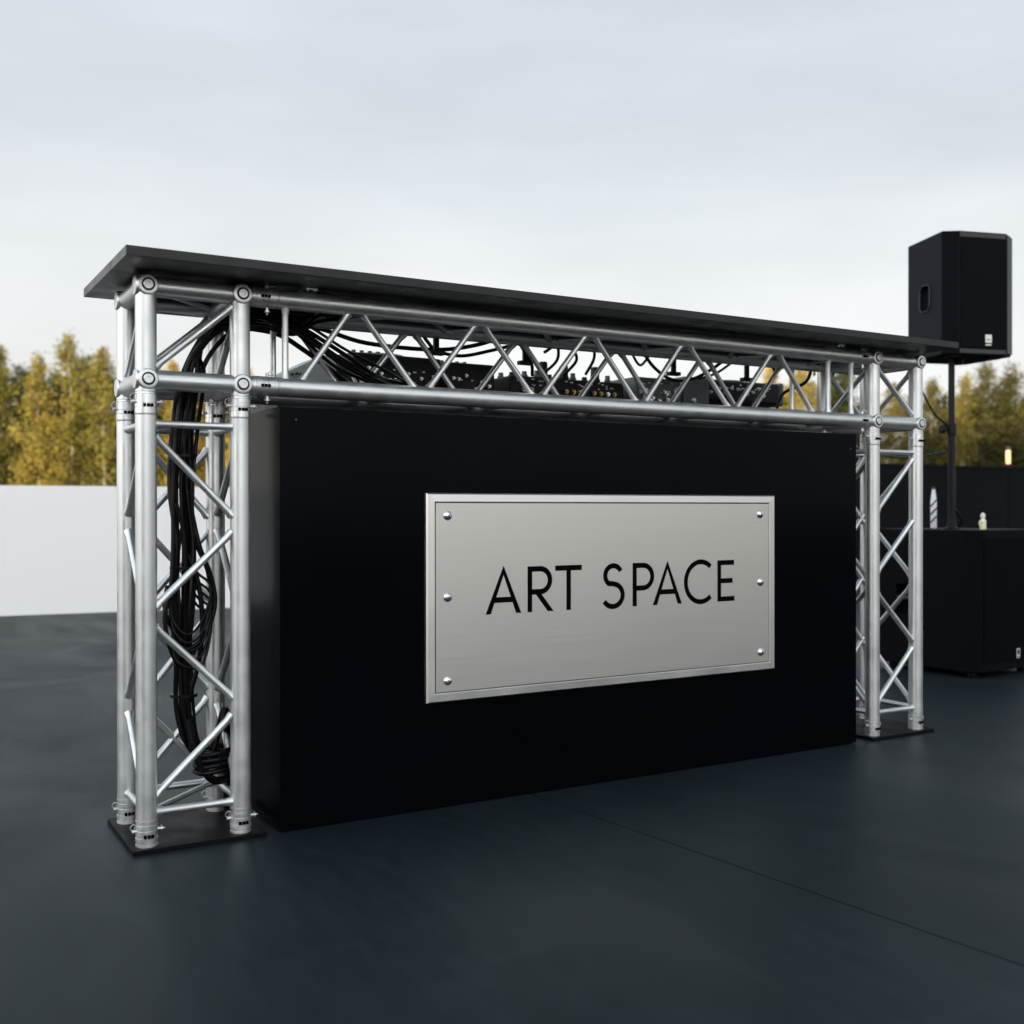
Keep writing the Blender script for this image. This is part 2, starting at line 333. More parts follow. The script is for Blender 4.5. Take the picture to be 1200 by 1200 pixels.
def tower(x0, mirror):
    xs = (x0, x0 + D)
    zb = .0125
    for x in xs:
        for y in (0, D):
            up = MB().tube((x, y, zb + .066), (x, y, 1.098), RT, 32).build('upright_tube', 'alu', TF)
            coupler((x, y, zb), (0, 0, 1), .066, up, False)
            coupler((x, y, 1.098), (0, 0, 1), .058, up)
    a, b = (xs[1], xs[0]) if mirror else (xs[0], xs[1])
    r = .0095; i = RT * .82
    s = 1 if b > a else -1
    def fr(za, zb_, y, flip=False):      # a diagonal between the uprights at depth y
        p, q = (a, b) if not flip else (b, a); t = s if not flip else -s
        bracer(((p + t * i, y, za), (q - t * i, y, zb_)), r)
    if not mirror:
        fr(1.044, .845, 0); fr(.80, .613, 0, True); fr(.561, .368, 0); fr(.32, .135, 0, True); 
    else:
        fr(1.048, .851, 0); fr(.811, .62, 0); fr(.356, .545, 0); fr(.323, .13, 0)
    for za, zb_ in ((1.067, .841), (.835, .612), (.587, .363), (.34, .12)): fr(za, zb_, D)
    for za, zb_ in ((1.027, .807), (.798, .571), (.561, .32), (.33, .117)): fr(za, zb_, D, True)
    for x in xs:
        for ya, yb, za, zb_ in ((0, D, 1.04, .85), (D, 0, .80, .60), (0, D, .56, .36), (D, 0, .31, .115)):
            sg = 1 if yb > ya else -1
            bracer(((x, ya + sg * i, za), (x, yb - sg * i, zb_)), r)
        for z in (1.077, .094): bracer(((x, i, z), (x, D - i, z)), r, 'rung')
    for y in (0, D):
        for z in (1.077, .094): bracer(((xs[0] + i, y, z), (xs[1] - i, y, z)), r, 'rung')
    bracer(((xs[0] + i, i, .094), (xs[1] - i, D - i, .094)), r * .8, 'rung')
    bp = MB().box((x0 - .041, -.039, .0), (x0 + D + .060, D + .060, .0120), .0015).build('base_plate', 'rubber', TF)
def corner(x0, beamside):
    mb = MB(); xs = (x0, x0 + D)
    for x in xs:
        for y in (0, D): mb.sweep([(x, y, 1.157), (x, y, H + RT * .55), (x, y, H + RT * .9), (x, y, H + RT)], [RT, RT, RT * .8, RT * .45], 32)
        for z in (ZL, H): mb.tube((x, RT * .6, z), (x, D - RT * .6, z), RT * .97, 28)
    for y in (0, D):
        for z in (ZL, H): mb.tube((xs[0] + RT * .6, y, z), (xs[1] - RT * .6, y, z), RT * .97, 28)
    for x in xs:
        for z in (ZL, H):
            mb.lathe((x, -.012, z), (0, -1, 0), [(0, .0262), (.0135, .0262), (.0175, .0235), (.0185, .018)], 28)
            for yy, q in ((D + .012, 1),): mb.lathe((x, yy, z), (0, q, 0), [(0, .0262), (.0135, .0262), (.0175, .0235), (.0185, .018)], 28)
    for y in (0, D):
        for z in (ZL, H):
            for x, q in ((xs[0] - .012, -1), (xs[1] + .012, 1)):
                if q == beamside: continue
                mb.lathe((x, y, z), (q, 0, 0), [(0, .0262), (.0135, .0262), (.0165, .0235), (.0175, .018)], 28)
    cb = mb.build('corner_block', 'alu', TF)
    for x in xs:
        for z in (ZL, H):
            b = MB().lathe((x, -.0300, z), (0, -1, 0), [(0, .0165), (.0012, .0165), (.0012, .0135), (.0012, .0135)], 24).build('bolt_ring', 'dark_metal', cb)
            c = MB(); c.lathe((x, -.0313, z), (0, -1, 0), [(0, .0125), (.0012, .0125), (.0022, .011), (.0022, .0058), (.0006, .005)], 24).build('bolt_cap', 'alu', cb)
    i = RT * .82; r = .0095
    a, b = (xs[0], xs[1]) if beamside == 1 else (xs[1], xs[0]); s = 1 if b > a else -1
    bracer(((a + s * i, 0, ZL + .034), (b - s * i, 0, H - .034)), r) if beamside == 1 else bracer(((b - s * i, 0, H - .034), (a + s * i, 0, ZL + .034)), r)
    bracer(((a + s * i, D, ZL + .034), (b - s * i, D, H - .034)), r) if beamside == 1 else bracer(((b - s * i, D, H - .034), (a + s * i, D, ZL + .034)), r)
    for x in xs: bracer(((x, i, H - .034), (x, D - i, ZL + .034)), r)
    bracer(((xs[0] + i, i, H), (xs[1] - i, D - i, H)), r)
    bracer(((xs[0] + i, D - i, ZL), (xs[1] - i, i, ZL)), r)
tower(0, False); tower(LX, True)
corner(0, 1); corner(LX, -1)
# beam
bx0, bx1 = D + RT * .6, LX - RT * .6
for y in (0, D):
    for z in (ZL, H):
        ch = MB().tube((.343, y, z), (2.543, y, z), RT, 36).build('beam_chord', 'alu', TF)
        coupler((.272, y, z), (1, 0, 0), .071, ch); coupler((2.543, y, z), (1, 0, 0), .069, ch)
        MB().tube((D + .01, y, z), (.272, y, z), RT * .97, 28).build('spigot', 'alu', ch); MB().tube((2.612, y, z), (LX - .01, y, z), RT * .97, 28).build('spigot', 'alu', ch)
lo, hi = ZL + RT * .8, H - RT * .8; rb = .0088
F1 = [(.408, .544, 0), (.587, .745, 1), (.791, .942, 0), (.977, 1.141, 1), (1.18, 1.336, 0), (1.375, 1.535, 1), (1.573, 1.72, 0), (1.759, 1.927, 1), (1.965, 2.123, 0), (2.165, 2.326, 1)]
for xa, xb, dn in F1: bracer(((xa, 0, hi if dn else lo), (xb, 0, lo if dn else hi)), rb)
for x in (.363, 2.404, 2.523): bracer(((x, 0, lo), (x, 0, hi)), rb, 'post')
x = .47; dn = 1
while x < 2.3:
    bracer(((x, D, hi if dn else lo), (x + .157, D, lo if dn else hi)), rb); x += .197; dn = 1 - dn
for x in (.408, 2.464): bracer(((x, D, lo), (x, D, hi)), rb, 'post')
for z, x0 in ((H, .40), (ZL, .50)):
    x = x0; k = 0
    while x < 2.35:
        ya, yb = (RT * .8, D - RT * .8) if k % 2 == 0 else (D - RT * .8, RT * .8)
        bracer(((x, ya, z), (x + .157, yb, z)), rb); x += .197; k += 1
for x in (.363, 2.523):
    for z in (ZL, H): bracer(((x, RT * .8, z), (x, D - RT * .8, z)), rb, 'post')

# ------------------------------------------------------------ counter top
ct = thing('counter_top', 'long thin black counter slab lying across the truss frame', 'counter top', (1.4, .11, 1.457))
MB().box((-.083 - 1.4, -.183 - .11, 0), (2.891 - 1.4, .411 - .11, .0235), .0012).build('slab', 'slab', ct)
for x in (.425, 2.435):
    b = MB(); b.box((x - 1.4 - .022, -.135, -.0035), (x - 1.4 + .022, -.088, -.0005)); b.box((x - 1.4 - .016, -.150, -.006), (x - 1.4 + .016, -.137, -.0005), .001)
    for j in (-1, 1): b.lathe((x - 1.4 + j * .010, -.143, -.006), (0, 0, -1), [(0, .004), (.003, .004), (.004, .002)], 10)
    b.build('clamp_bracket', 'steel', ct)

# ------------------------------------------------------------ black front panel
fp = thing('front_panel', 'wide glossy black cabinet front filling the space under the truss beam', 'panel', (1.426, -.033, 0))
px0, px1 = .337 - 1.426, 2.5155 - 1.426
MB().box((px0, 0, .004), (px1, .27, 1.134), .0018).build('cabinet', 'panel', fp)
for x, z in ((px0 + .045, 1.10), (px1 - .03, 1.08)):
    MB().lathe((x, .0005, z), (0, -1, 0), [(0, .0026), (.0012, .0026), (.002, .0015)], 12).build('screw', 'gear_grey', fp)

# ------------------------------------------------------------ sign
SX, SZ = 1.4275, .607
sg = thing('metal_sign', 'brushed metal plate sign engraved ART SPACE, screwed to the black panel', 'sign', (SX, -.0335, SZ - .3))
def letters():
    """strokes of each letter in sign coordinates (metres): list of polylines"""
    zb, zt = .5515, .6885; h = zt - zb
    def arc(cx, cz, rx, rz, a0, a1, n=22): return [(cx + rx * math.cos(R(a0 + (a1 - a0) * i / n)), cz + rz * math.sin(R(a0 + (a1 - a0) * i / n))) for i in range(n + 1)]
    def A(x0, x1): 
        c = (x0 + x1) / 2; f = .30
        return [[(x0 + .008, zb), (c, zt - .009), (x1 - .008, zb)], [(x0 + .008 + (c - x0) * f, zb + h * f), (x1 - .008 - (c - x0) * f, zb + h * f)]]
    Ls = []
    Ls.append(A(.952, 1.072))
    r = .0345; t = .0078
    Ls.append([[(1.103, zb), (1.103, zt - t), (1.135, zt - t)] + arc(1.140, zt - t - r, r, r, 88, -90)[0:] + [(1.103, zt - t - 2 * r)], [(1.128, zt - t - 2 * r), (1.177, zb)]])
    Ls.append([[(1.193, zt - t), (1.291, zt - t)], [(1.242, zt - t), (1.242, zb)]])
    s1 = arc(1.410, .652, .031, .0305, 25, 235, 18); s2 = arc(1.408, .590, .038, .0355, 62, -150, 20)
    Ls.append([s1 + [(1.412, .6255)] + s2])
    Ls.append([[(1.493, zb), (1.493, zt - t), (1.522, zt - t)] + arc(1.527, zt - t - .036, .036, .036, 88, -90) + [(1.493, zt - t - .072)]])
    Ls.append(A(1.566, 1.684))
    Ls.append([arc(1.764, .620, .063, .066, 48, 312, 30)])
    Ls.append([[(1.909, zt - t), (1.844, zt - t), (1.844, zb + t), (1.911, zb + t)], [(1.844, (zb + zt) / 2), (1.903, (zb + zt) / 2)]])
    return Ls
def stroke_poly(pl, wd):
    """outline of a polyline with mitred joints and square ends"""
    P = [Vector(p) for p in pl]; lft, rgt = [], []
    q = [P[0]]
    for p in P[1:]:
        if (p - q[-1]).length > 1e-4: q.append(p)
    P = q
    for i, p in enumerate(P):
        d0 = (P[i] - P[i - 1]).normalized() if i else None; d1 = (P[i + 1] - P[i]).normalized() if i < len(P) - 1 else None
        if d0 is None: d0 = d1
        if d1 is None: d1 = d0
        n0 = Vector((-d0.y, d0.x)); n1 = Vector((-d1.y, d1.x)); m = (n0 + n1)
        m = m.normalized() if m.length > 1e-4 else n0; k = min(1 / max(.35, m.dot(n0)), 1.7)
        lft.append(p + m * wd * k); rgt.append(p - m * wd * k)
    for i, dd in ((0, P[1] - P[0]), (-1, P[-1] - P[-2])):
        dd = dd.normalized()
        for zz in (.5515, .6885):
            if abs(P[i].y - zz) < .001 and abs(dd.y) > .5:
                for arr in (lft, rgt): arr[i] = arr[i] + dd * ((zz - arr[i].y) / dd.y)
    return lft, rgt
def stroke_mesh(mb, pl, wd, y0, y1):
    l, r = stroke_poly(pl, wd); n = len(l); vs_ = []
    for p, q in zip(l, r):
        vs_ += [(p.x - SX, y0, p.y - SZ + .3), (q.x - SX, y0, q.y - SZ + .3), (p.x - SX, y1, p.y - SZ + .3), (q.x - SX, y1, q.y - SZ + .3)]
    fs = []
    for i in range(n - 1):
        a, b = i * 4, i * 4 + 4
        fs += [(a, a + 1, b + 1, b), (a + 2, b + 2, b + 3, a + 3), (a, b, b + 2, a + 2), (a + 1, a + 3, b + 3, b + 1)]
    fs += [(0, 2, 3, 1), (4 * n - 4, 4 * n - 3, 4 * n - 1, 4 * n - 2)]
    mb.add(vs_, fs, False)
hw, hh = .6675, .300
fr_ = MB()
# frame as four-sided profile ring: outer bevel, flat border, inner bevel down to a groove
prof = [(0, 0), (0, -.0135), (.004, -.0185), (.0245, -.0190), (.0270, -.0165), (.0270, 0)]
vs_, fs = [], []
for dx, y in prof:
    a, b = hw - dx, hh - dx
    vs_ += [(-a, y, .3 - b), (a, y, .3 - b), (a, y, .3 + b), (-a, y, .3 + b)]
for i in range(len(prof) - 1):
    for k in range(4): fs.append((i * 4 + k, i * 4 + (k + 1) % 4, (i + 1) * 4 + (k + 1) % 4, (i + 1) * 4 + k))
fr_.add(vs_, fs, False); fr_.build('frame', 'plate_frame', sg)
pl_ = MB().box((-hw + .029, -.0172, .3 - hh + .029), (hw - .029, -.002, .3 + hh - .029), .0008).build('plate', 'plate', sg)
W = .0083
cut = MB(); ink = MB()
Ls = letters()
for strokes in Ls:
    for pl in strokes: stroke_mesh(ink, pl, W * .985, -.0142, -.0132)
k_ = 0
for pl in [s for Lt in Ls for s in Lt]:
    k_ += 1; cut = MB(); stroke_mesh(cut, pl, W, -.03, -.0143 - .00003 * k_)
    co = cut.build('cutter', 'engrave')
    bm = bmesh.new(); bm.from_mesh(co.data); bmesh.ops.recalc_face_normals(bm, faces=list(bm.faces)); bm.to_mesh(co.data); bm.free()
    pl_.parent = None; apply_bool(pl_, co); pl_.parent = sg
for j, strokes in enumerate(Ls):
    bk = MB()
    for i_, pl in enumerate(strokes): stroke_mesh(bk, pl, W + .0004, -.0151 - .0001 * i_, -.0130)
    bk.build('letter', 'engrave', sg, 'black engraved letter ' + 'ARTSPACE'[j])
for x, z in ((.827, .842), (.827, .608), (.827, .368), (2.026, .842), (2.028, .610), (2.030, .370)):
    m_ = MB(); m_.lathe((x - SX, -.0170, z - SZ + .3), (0, -1, 0), [(0, .0135), (.0015, .0135), (.0045, .0115), (.0075, .007), (.0085, .0025)], 20)
    s_ = m_.build('screw', 'steel', sg)
    a = random.Random(x + z).uniform(0, 3); d = Vector((math.cos(a), 0, math.sin(a))); c_ = Vector((x - SX, -.0258, z - SZ + .3)); n_ = Vector((-d.z, 0, d.x))
    q = MB(); q.add([c_ - d * .006 - n_ * .0012, c_ + d * .006 - n_ * .0012, c_ + d * .006 + n_ * .0012, c_ - d * .006 + n_ * .0012], [(0, 1, 2, 3)], False)
    q.build('slot', 'engrave', s_)

# ------------------------------------------------------------ cables
rnd = random.Random(5)
cbn = thing('cable_bundle', 'thick bundle of black cables hanging inside the left truss tower', 'cables', (.12, .12, .02))
off = Vector((-.12, -.12, -.02))
def cab(pts, r, parent, name='cable', k=8, o=off):
    return MB().sweep(spline([Vector(p) + o for p in pts], k), r, 10).build(name, 'cable', parent)
base = [(1.02, .46, 1.222), (.88, .33, 1.232), (.73, .20, 1.250), (.58, .15, 1.300), (.44, .135, 1.372), (.32, .12, 1.392), (.235, .12, 1.372), (.175, .12, 1.315), (.145, .12, 1.22), (.128, .12, 1.08), (.120, .12, .92), (.125, .12, .76), (.122, .12, .60), (.120, .12, .45), (.126, .12, .33), (.145, .125, .24), (.19, .13, .175), (.235, .14, .16)]
for j in range(12):
    a = j * 2.4; rr_ = .005 + .0082 * math.sqrt(j); pts = []; bs_ = base if j % 2 == 0 else [(.60, .20, 1.452), (.52, .17, 1.425)] + base[4:]
    dj = len(base) - len(bs_); rw = random.Random(j)
    for i0, p in enumerate(bs_):
        i = i0 + dj
        sp = 1 + .35 * math.sin(i * .9 + j) ; tight = .62 if 12 < i < 17 else 1.0
        an = a + i * .22 + rw.uniform(-.5, .5)
        if i < 8: ofs = Vector((0.35 * math.sin(an), .9 * math.cos(an), math.sin(an))) * rr_ * sp * 1.0
        else: ofs = Vector((math.cos(an), .9 * math.sin(an), 0)) * rr_ * sp * tight
        pts.append(Vector(p) + ofs)
    cab(pts, .0044 + .0010 * (j % 3), cbn)
# two outliers running down the left and right, loops half way up
cab([(.30, .10, 1.375), (.21, .09, 1.34), (.13, .09, 1.25), (.098, .09, 1.08), (.088, .09, .92), (.088, .09, .78), (.082, .09, .66), (.066, .09, .58), (.078, .09, .50), (.105, .1, .44)], .006, cbn)
cab([(.32, .13, 1.385), (.25, .13, 1.345), (.18, .13, 1.25), (.150, .14, 1.10), (.150, .14, .92), (.148, .13, .80), (.185, .12, .70), (.196, .12, .62), (.175, .12, .54), (.145, .12, .47)], .0065, cbn)
cab([(.140, .11, .86), (.160, .10, .76), (.190, .10, .68), (.200, .10, .60), (.170, .10, .52), (.120, .10, .49), (.085, .10, .55), (.068, .10, .60), (.075, .10, .66)], .006, cbn)
cab([(.13, .10, .74), (.155, .095, .66), (.165, .095, .56), (.158, .10, .46), (.140, .11, .38), (.128, .12, .31)], .0065, cbn)
for j in range(5):
    z = .63 - j * .022; cab([(.075 + j * .004, .10, z), (.09, .085, z - .07), (.125, .075, z - .10), (.165, .085, z - .06 - j * .008), (.190, .10, z + .02), (.160, .13, z + .06), (.130, .12, z + .10)], .0038, cbn)
for j in range(4):       # turns of cable bound at the foot
    z = .205 - j * .016; cab([(.150, .12, z), (.165, .098, z - .004), (.21, .088, z), (.245, .105, z + .004), (.250, .14, z + .006), (.215, .165, z + .004), (.165, .15, z)], .0075, cbn)
cab([(.20, .13, .20), (.222, .13, .27), (.238, .14, .31), (.246, .15, .25), (.246, .15, .17), (.25, .16, .03)], .011, cbn)
cab([(.130, .11, .30), (.150, .10, .20), (.19, .10, .135), (.235, .11, .125)], .011, cbn)
for z in (1.0, .70, .36): # ties
    MB().lathe(Vector((.122, .12, z)) + off, (0, 0, 1), [(0, .033), (0, .036), (.008, .036), (.008, .033)], 20).build('cable_tie', 'cable', cbn)

hang = [
 ([(.30, .30, 1.392), (.42, .26, 1.375), (.50, .24, 1.33), (.60, .25, 1.27), (.70, .30, 1.225)], .0075, 'black cable sagging from the left tower towards the grey lidded case'),
 ([(.26, .2, 1.36), (.30, .22, 1.385), (.35, .25, 1.395), (.55, .30, 1.41), (.75, .36, 1.385), (1.0, .38, 1.385), (1.15, .36, 1.41), (1.22, .3, 1.44)], .007, 'black cable slung flat over the left player and back up under the counter'),
 ([(.93, .36, 1.452), (.96, .36, 1.41), (1.02, .40, 1.385), (1.12, .42, 1.378), (1.22, .40, 1.40), (1.32, .38, 1.43), (1.36, .36, 1.452)], .006, 'black cable drooping in a long arc above the second player'),
 ([(1.26, .30, 1.44), (1.30, .32, 1.405), (1.36, .36, 1.36), (1.40, .42, 1.33)], .006, 'short black cable curling down onto the mixer left edge'),
 ([(1.44, .34, 1.452), (1.47, .36, 1.42), (1.50, .42, 1.385), (1.49, .50, 1.345)], .0055, 'black cable dropping into the back of the mixer'),
 ([(1.40, .34, 1.40), (1.46, .34, 1.435), (1.52, .36, 1.43), (1.56, .38, 1.39), (1.55, .45, 1.34)], .0055, 'black cable looping up above the mixer then down its back'),
 ([(1.62, .36, 1.452), (1.635, .38, 1.40), (1.64, .44, 1.35)], .0055, 'straight black cable falling behind the mixer knobs'),
 ([(1.78, .36, 1.452), (1.80, .36, 1.41), (1.84, .38, 1.39), (1.88, .40, 1.41), (1.90, .38, 1.45)], .005, 'small black cable loop between mixer and audio box'),
 ([(1.84, .38, 1.455), (1.92, .40, 1.39), (2.02, .42, 1.352), (2.12, .42, 1.36), (2.20, .40, 1.40), (2.27, .38, 1.452)], .0065, 'thick black cable swagged beside the right stand'),
 ([(2.14, .40, 1.36), (2.22, .40, 1.385), (2.27, .38, 1.42), (2.30, .36, 1.452)], .005, 'thin black cable rising to the counter near the right player'),
 ([(2.50, .40, 1.452), (2.53, .40, 1.40), (2.50, .44, 1.34), (2.46, .46, 1.27), (2.47, .5, 1.212)], .007, 'black cable bowing past the right end of the players'),
 ([(2.72, .38, 1.452), (2.70, .40, 1.38), (2.62, .45, 1.33), (2.58, .45, 1.24), (2.60, .5, 1.212)], .007, 'black cable next to the right tower reaching the table'),
 ([(2.84, .35, 1.455), (2.89, .45, 1.39), (3.05, .62, 1.26), (3.4, .80, 1.16), (3.9, .93, 1.12), (4.31, .97, 1.16)], .006, 'black cable leaving the counter end towards the speaker pole'),
]
for pts, r, lab in hang:
    o = MB().sweep(spline(pts, 8), r, 10).build('hanging_cable', 'cable'); tag(o, lab, 'cable', 'cables hanging around the players')

# ------------------------------------------------------------ gear table and players
tb = thing('gear_table', 'low black table carrying the players and mixer behind the panel', 'table', (1.6, .68, 0))
MB().box((-1.12, -.26, 1.17), (1.0, .30, 1.20), .002).build('table_top', 'gear', tb)
for x in (-1.08, .96):
    for y in (-.22, .26): MB().tube((x, y, 0), (x, y, 1.169), .018, 14).build('leg', 'dark_metal', tb)
def ports(par, mname, x0, x1, y, z0, z1, n, rr, seed, mm=None, name='socket'):
    q = random.Random(seed)
    for i in range(n):
        x = x0 + (x1 - x0) * (i + q.uniform(.1, .9)) / n; z = q.uniform(z0, z1); mb = MB(); mb.lathe((x, y, z), (0, -1, 0), [(0, rr), (.008, rr), (.008, rr * .6), (.016, rr * .6)], 8)
        if mm: mb.xform(mm)
        mb.build(name, mname, par)
def labels(mb, x0, x1, y, z, n, seed):
    q = random.Random(seed)
    for i in range(n):
        x = q.uniform(x0, x1); wd = q.uniform(.005, .014); dz = q.uniform(-.006, .006); mb.box((x, y - .0012, z + dz), (x + wd, y, z + dz + .004))
def player(x, y, z, wd, dp, h, rz, lab, tilt=0, end=False):
    t = thing('media_player', lab, 'media player', (x, y, z), rz, 'players and mixer on the gear table')
    mm = Matrix.Rotation(tilt, 4, 'X')
    MB().box((-wd / 2, 0, 0), (wd / 2, dp, h), .008).xform(mm).build('body', 'gear', t)
    pz = h * .55
    ports(t, 'steel', -wd * .42, wd * .42, -.001, h * .25, h * .7, 7, .006, x, mm)
    m2 = MB(); labels(m2, -wd * .42, wd * .38, -.0005, h * .6, 6, x + 1); m2.xform(mm).build('port_marking', 'white_plastic', t)
    m3 = MB(); m3.lathe((0, dp * .45, h), (0, 0, 1), [(0, .10), (.008, .10), (.012, .09)], 28); m3.xform(mm).build('jog_wheel', 'gear_grey', t)
    m4 = MB().box((-wd * .34, dp * .74, h), (wd * .34, dp * .97, h + .012), .002).xform(mm).build('screen', 'gear', t)
    for k in range(4): m5 = MB(); m5.lathe((-wd * .4 + k * .03, dp * .2, h), (0, 0, 1), [(0, .008), (.014, .007)], 12); m5.xform(mm).build('button', 'gear_grey', t)
    for sx in (-1, 1): MB().box((sx * wd * .38 - .012, .02, -.0105), (sx * wd * .38 + .012, .05, -.0005)).xform(mm).build('foot', 'dark_metal', t)
    return t
player(.93, .52, 1.2425, .33, .36, .135, R(3), 'leftmost black player, next to the grey lidded case', R(3))
player(1.20, .50, 1.2225, .19, .38, .145, R(0), 'narrow black player between the leftmost player and the mixer')
# mixer
mx_ = thing('dj_mixer', 'black mixer with upright knobs and many gold sockets in the middle of the table', 'mixer', (1.62, .52, 1.2115), 0, 'players and mixer on the gear table')
MB().box((-.25, 0, 0), (.25, .38, .128), .006).build('body', 'gear', mx_)
q = random.Random(9); kn = MB(); kn2 = MB(); so = MB(); so2 = MB(); mk = MB()
for i in range(9):
    for j in range(3):
        h_ = .018 + .006 * ((i + j) % 3); MB().lathe((-.215 + i * .053, .05 + j * .08, .128), (0, 0, 1), [(0, .013), (h_ * .4, .013), (h_ * .5, .010), (h_, .009)], 14).build('knob', 'gear_grey' if (i + j) % 3 else 'dark_metal', mx_)
for i in range(16):
    for j in range(2):
        if q.random() < .8: MB().lathe((-.23 + i * .0305 + q.uniform(-.004, .004), -.001, .05 + j * .03), (0, -1, 0), [(0, .0085), (.012, .0085), (.012, .005), (.018, .005)], 10).build('socket', 'brass' if q.random() < .6 else 'steel', mx_)
labels(mk, -.23, .22, -.0005, .112, 14, 3); labels(mk, -.23, .22, -.0005, .098, 10, 4); mk.build('port_marking', 'white_plastic', mx_)
for x_, hh_ in ((-.10, .055), (-.01, .048), (.13, .05)):
    MB().lathe((x_, .02, .1285), (0, 0, 1), [(0, .020), (.006, .020), (.012, .017), (hh_, .016), (hh_ + .004, .012)], 20).build('tall_knob', 'gear', mx_)
# small audio box right of the mixer
ab = thing('audio_box', 'small dark audio box crowded with plugs, right of the mixer', 'audio box', (2.02, .50, 1.2005), 0, 'players and mixer on the gear table')
MB().box((-.11, 0, 0), (.11, .25, .165), .005).build('body', 'gear_grey', ab)
mk = MB(); labels(mk, -.10, .08, -.0005, .14, 8, 12); labels(mk, -.10, .08, -.0005, .11, 8, 13); mk.build('port_marking', 'white_plastic', ab)
ports(ab, 'steel', -.095, .095, -.001, .06, .13, 16, .007, 21)
ad = thing('audio_adapter', 'plain dark grey box in front of the right stand', 'adapter', (2.235, .53, 1.2005), 0, 'players and mixer on the gear table')
MB().box((-.065, 0, 0), (.065, .2, .185), .006).build('body', 'gear_grey', ad)
MB().lathe((-.02, -.001, .09), (0, -1, 0), [(0, .009), (.01, .009), (.014, .005)], 12).build('plug', 'white_plastic', ad)
# raised right player on a stand
rs = thing('player_stand', 'black folding stand lifting the rightmost player above the table', 'stand', (2.52, .60, 1.2005))
for sx in (-.16, .16): 
    MB().sweep([(sx, -.02, 0.008), (sx, -.02, .02), (sx, .02, .078), (sx, .2, .082), (sx, .2, .008)], .007, 10).build('leg', 'dark_metal', rs)
MB().tube((-.16, .1, .082), (.16, .1, .082), .006, 10).build('cross_bar', 'dark_metal', rs)
pr = thing('media_player', 'rightmost black player raised on a stand, round cornered green-grey end', 'media player', (2.54, .58, 1.303), 0, 'players and mixer on the gear table')
MB().box((-.24, 0, 0), (.19, .32, .088), .010).build('body', 'gear', pr)
MB().box((.1905, .0, -.006), (.218, .33, .094), .012).build('end_cheek', 'gear_grey', pr)
ports(pr, 'steel', -.2, .12, -.001, .03, .06, 9, .007, 31)
mk = MB(); labels(mk, -.2, .14, -.0005, .05, 9, 33); labels(mk, -.1, .14, -.0005, .065, 6, 34); mk.build('port_marking', 'white_plastic', pr)
MB().lathe((0, .15, .088), (0, 0, 1), [(0, .10), (.008, .10), (.012, .09)], 28).build('jog_wheel', 'gear_grey', pr)
# grey lidded case on the left
gc = thing('grey_case', 'small pale grey case with a sloping lid at the left end of the gear table', 'case', (.66, .60, 1.2005))
mb = MB(); 
prof_ = [(-.095, 0), (.085, 0), (.085, .148), (.045, .176), (-.095, .105)]
vs_ = [(x, 0, z) for x, z in prof_] + [(x, .22, z) for x, z in prof_]; n = 5
mb.add(vs_, [tuple(range(n)), tuple(range(2 * n - 1, n - 1, -1))] + [(i, i + n, (i + 1) % n + n, (i + 1) % n) for i in range(n)], False)
o = mb.build('shell', 'lid_grey', gc)
bm = bmesh.new(); bm.from_mesh(o.data); bmesh.ops.recalc_face_normals(bm, faces=list(bm.faces)); bmesh.ops.bevel(bm, geom=list(bm.edges), offset=.004, segments=2, affect='EDGES'); bm.to_mesh(o.data); bm.free()
ports(gc, 'dark_metal', -.08, -.04, -.001, .09, .105, 3, .004, 5, None, 'latch')
# white plug row
wp = thing('plug_row', 'fan of small white cable plugs in front of the leftmost player', 'plugs', (.80, .44, 1.2005))
MB().box((-.06, -.01, 0), (.07, .03, .058), .004).build('holder', 'gear', wp)
for k in range(6):
    a = R(-25 + k * 12); b0 = Vector((-.05 + k * .02, 0, .0585)); MB().sweep([b0, b0 + Vector((math.sin(a), 0, math.cos(a))) * .03, b0 + Vector((math.sin(a), 0, math.cos(a))) * .036], [.0065, .0055, .003], 10).build('plug', 'white_plastic', wp)
# thin black brackets from the counter down to the gear
for x, y, lab in ((.965, .30, 'thin black bracket hanging under the counter above the leftmost player'), (1.335, .36, 'thin black bracket hanging under the counter beside the mixer'), (1.965, .34, 'thin black bracket hanging under the counter above the small audio box'), (2.325, .34, 'thin black bracket hanging under the counter near the rightmost player')):
    o = thing('hanging_bracket', lab, 'bracket', (x, y, 1.4565), 0, 'brackets hanging under the counter')
    MB().box((-.020, -.02, -.006), (.020, .02, -.0005)).build('mount_plate', 'dark_metal', o)
    MB().box((-.009, -.006, -.088), (.009, .006, -.0065), .002).build('stem', 'dark_metal', o)
    MB().box((-.026, -.012, -.102), (.026, .012, -.0885), .002).build('cradle', 'dark_metal', o)

# ------------------------------------------------------------ subwoofer, pole, speaker
sub = thing('subwoofer', 'big black floor subwoofer cabinet right of the counter, under the speaker pole', 'subwoofer', (4.188, .697, 0), R(3))
SWD, SDP, SHT = .56, .60, .7525
body = MB().prism([(0, .06), (.05, .0), (SWD - .05, 0), (SWD, .06), (SWD, SDP), (0, SDP)], .03, SHT, .006).build('cabinet', 'sub', sub)
ctr = MB().box((-.05, .33, .30), (.055, .48, .46), .02).build('cutter', 'cab'); ctr.parent = sub
sub_loc = sub.matrix_basis.copy(); sub.location = (0, 0, 0); sub.rotation_euler = (0, 0, 0); bpy.context.view_layer.update()
apply_bool(body, ctr); sub.location = (4.188, .697, 0); sub.rotation_euler = (0, 0, R(3))
MB().tube((.012, .331, .385), (.012, .479, .385), .010, 12).build('handle', 'trim', sub)
MB().box((.055, -.0045, .075), (SWD - .055, .0, SHT - .045), .002).build('grille', 'sub_grille', sub)
bd = MB().box((.335, -.0065, .085), (.365, -.0047, .135), .0004).build('badge', 'badge', sub)
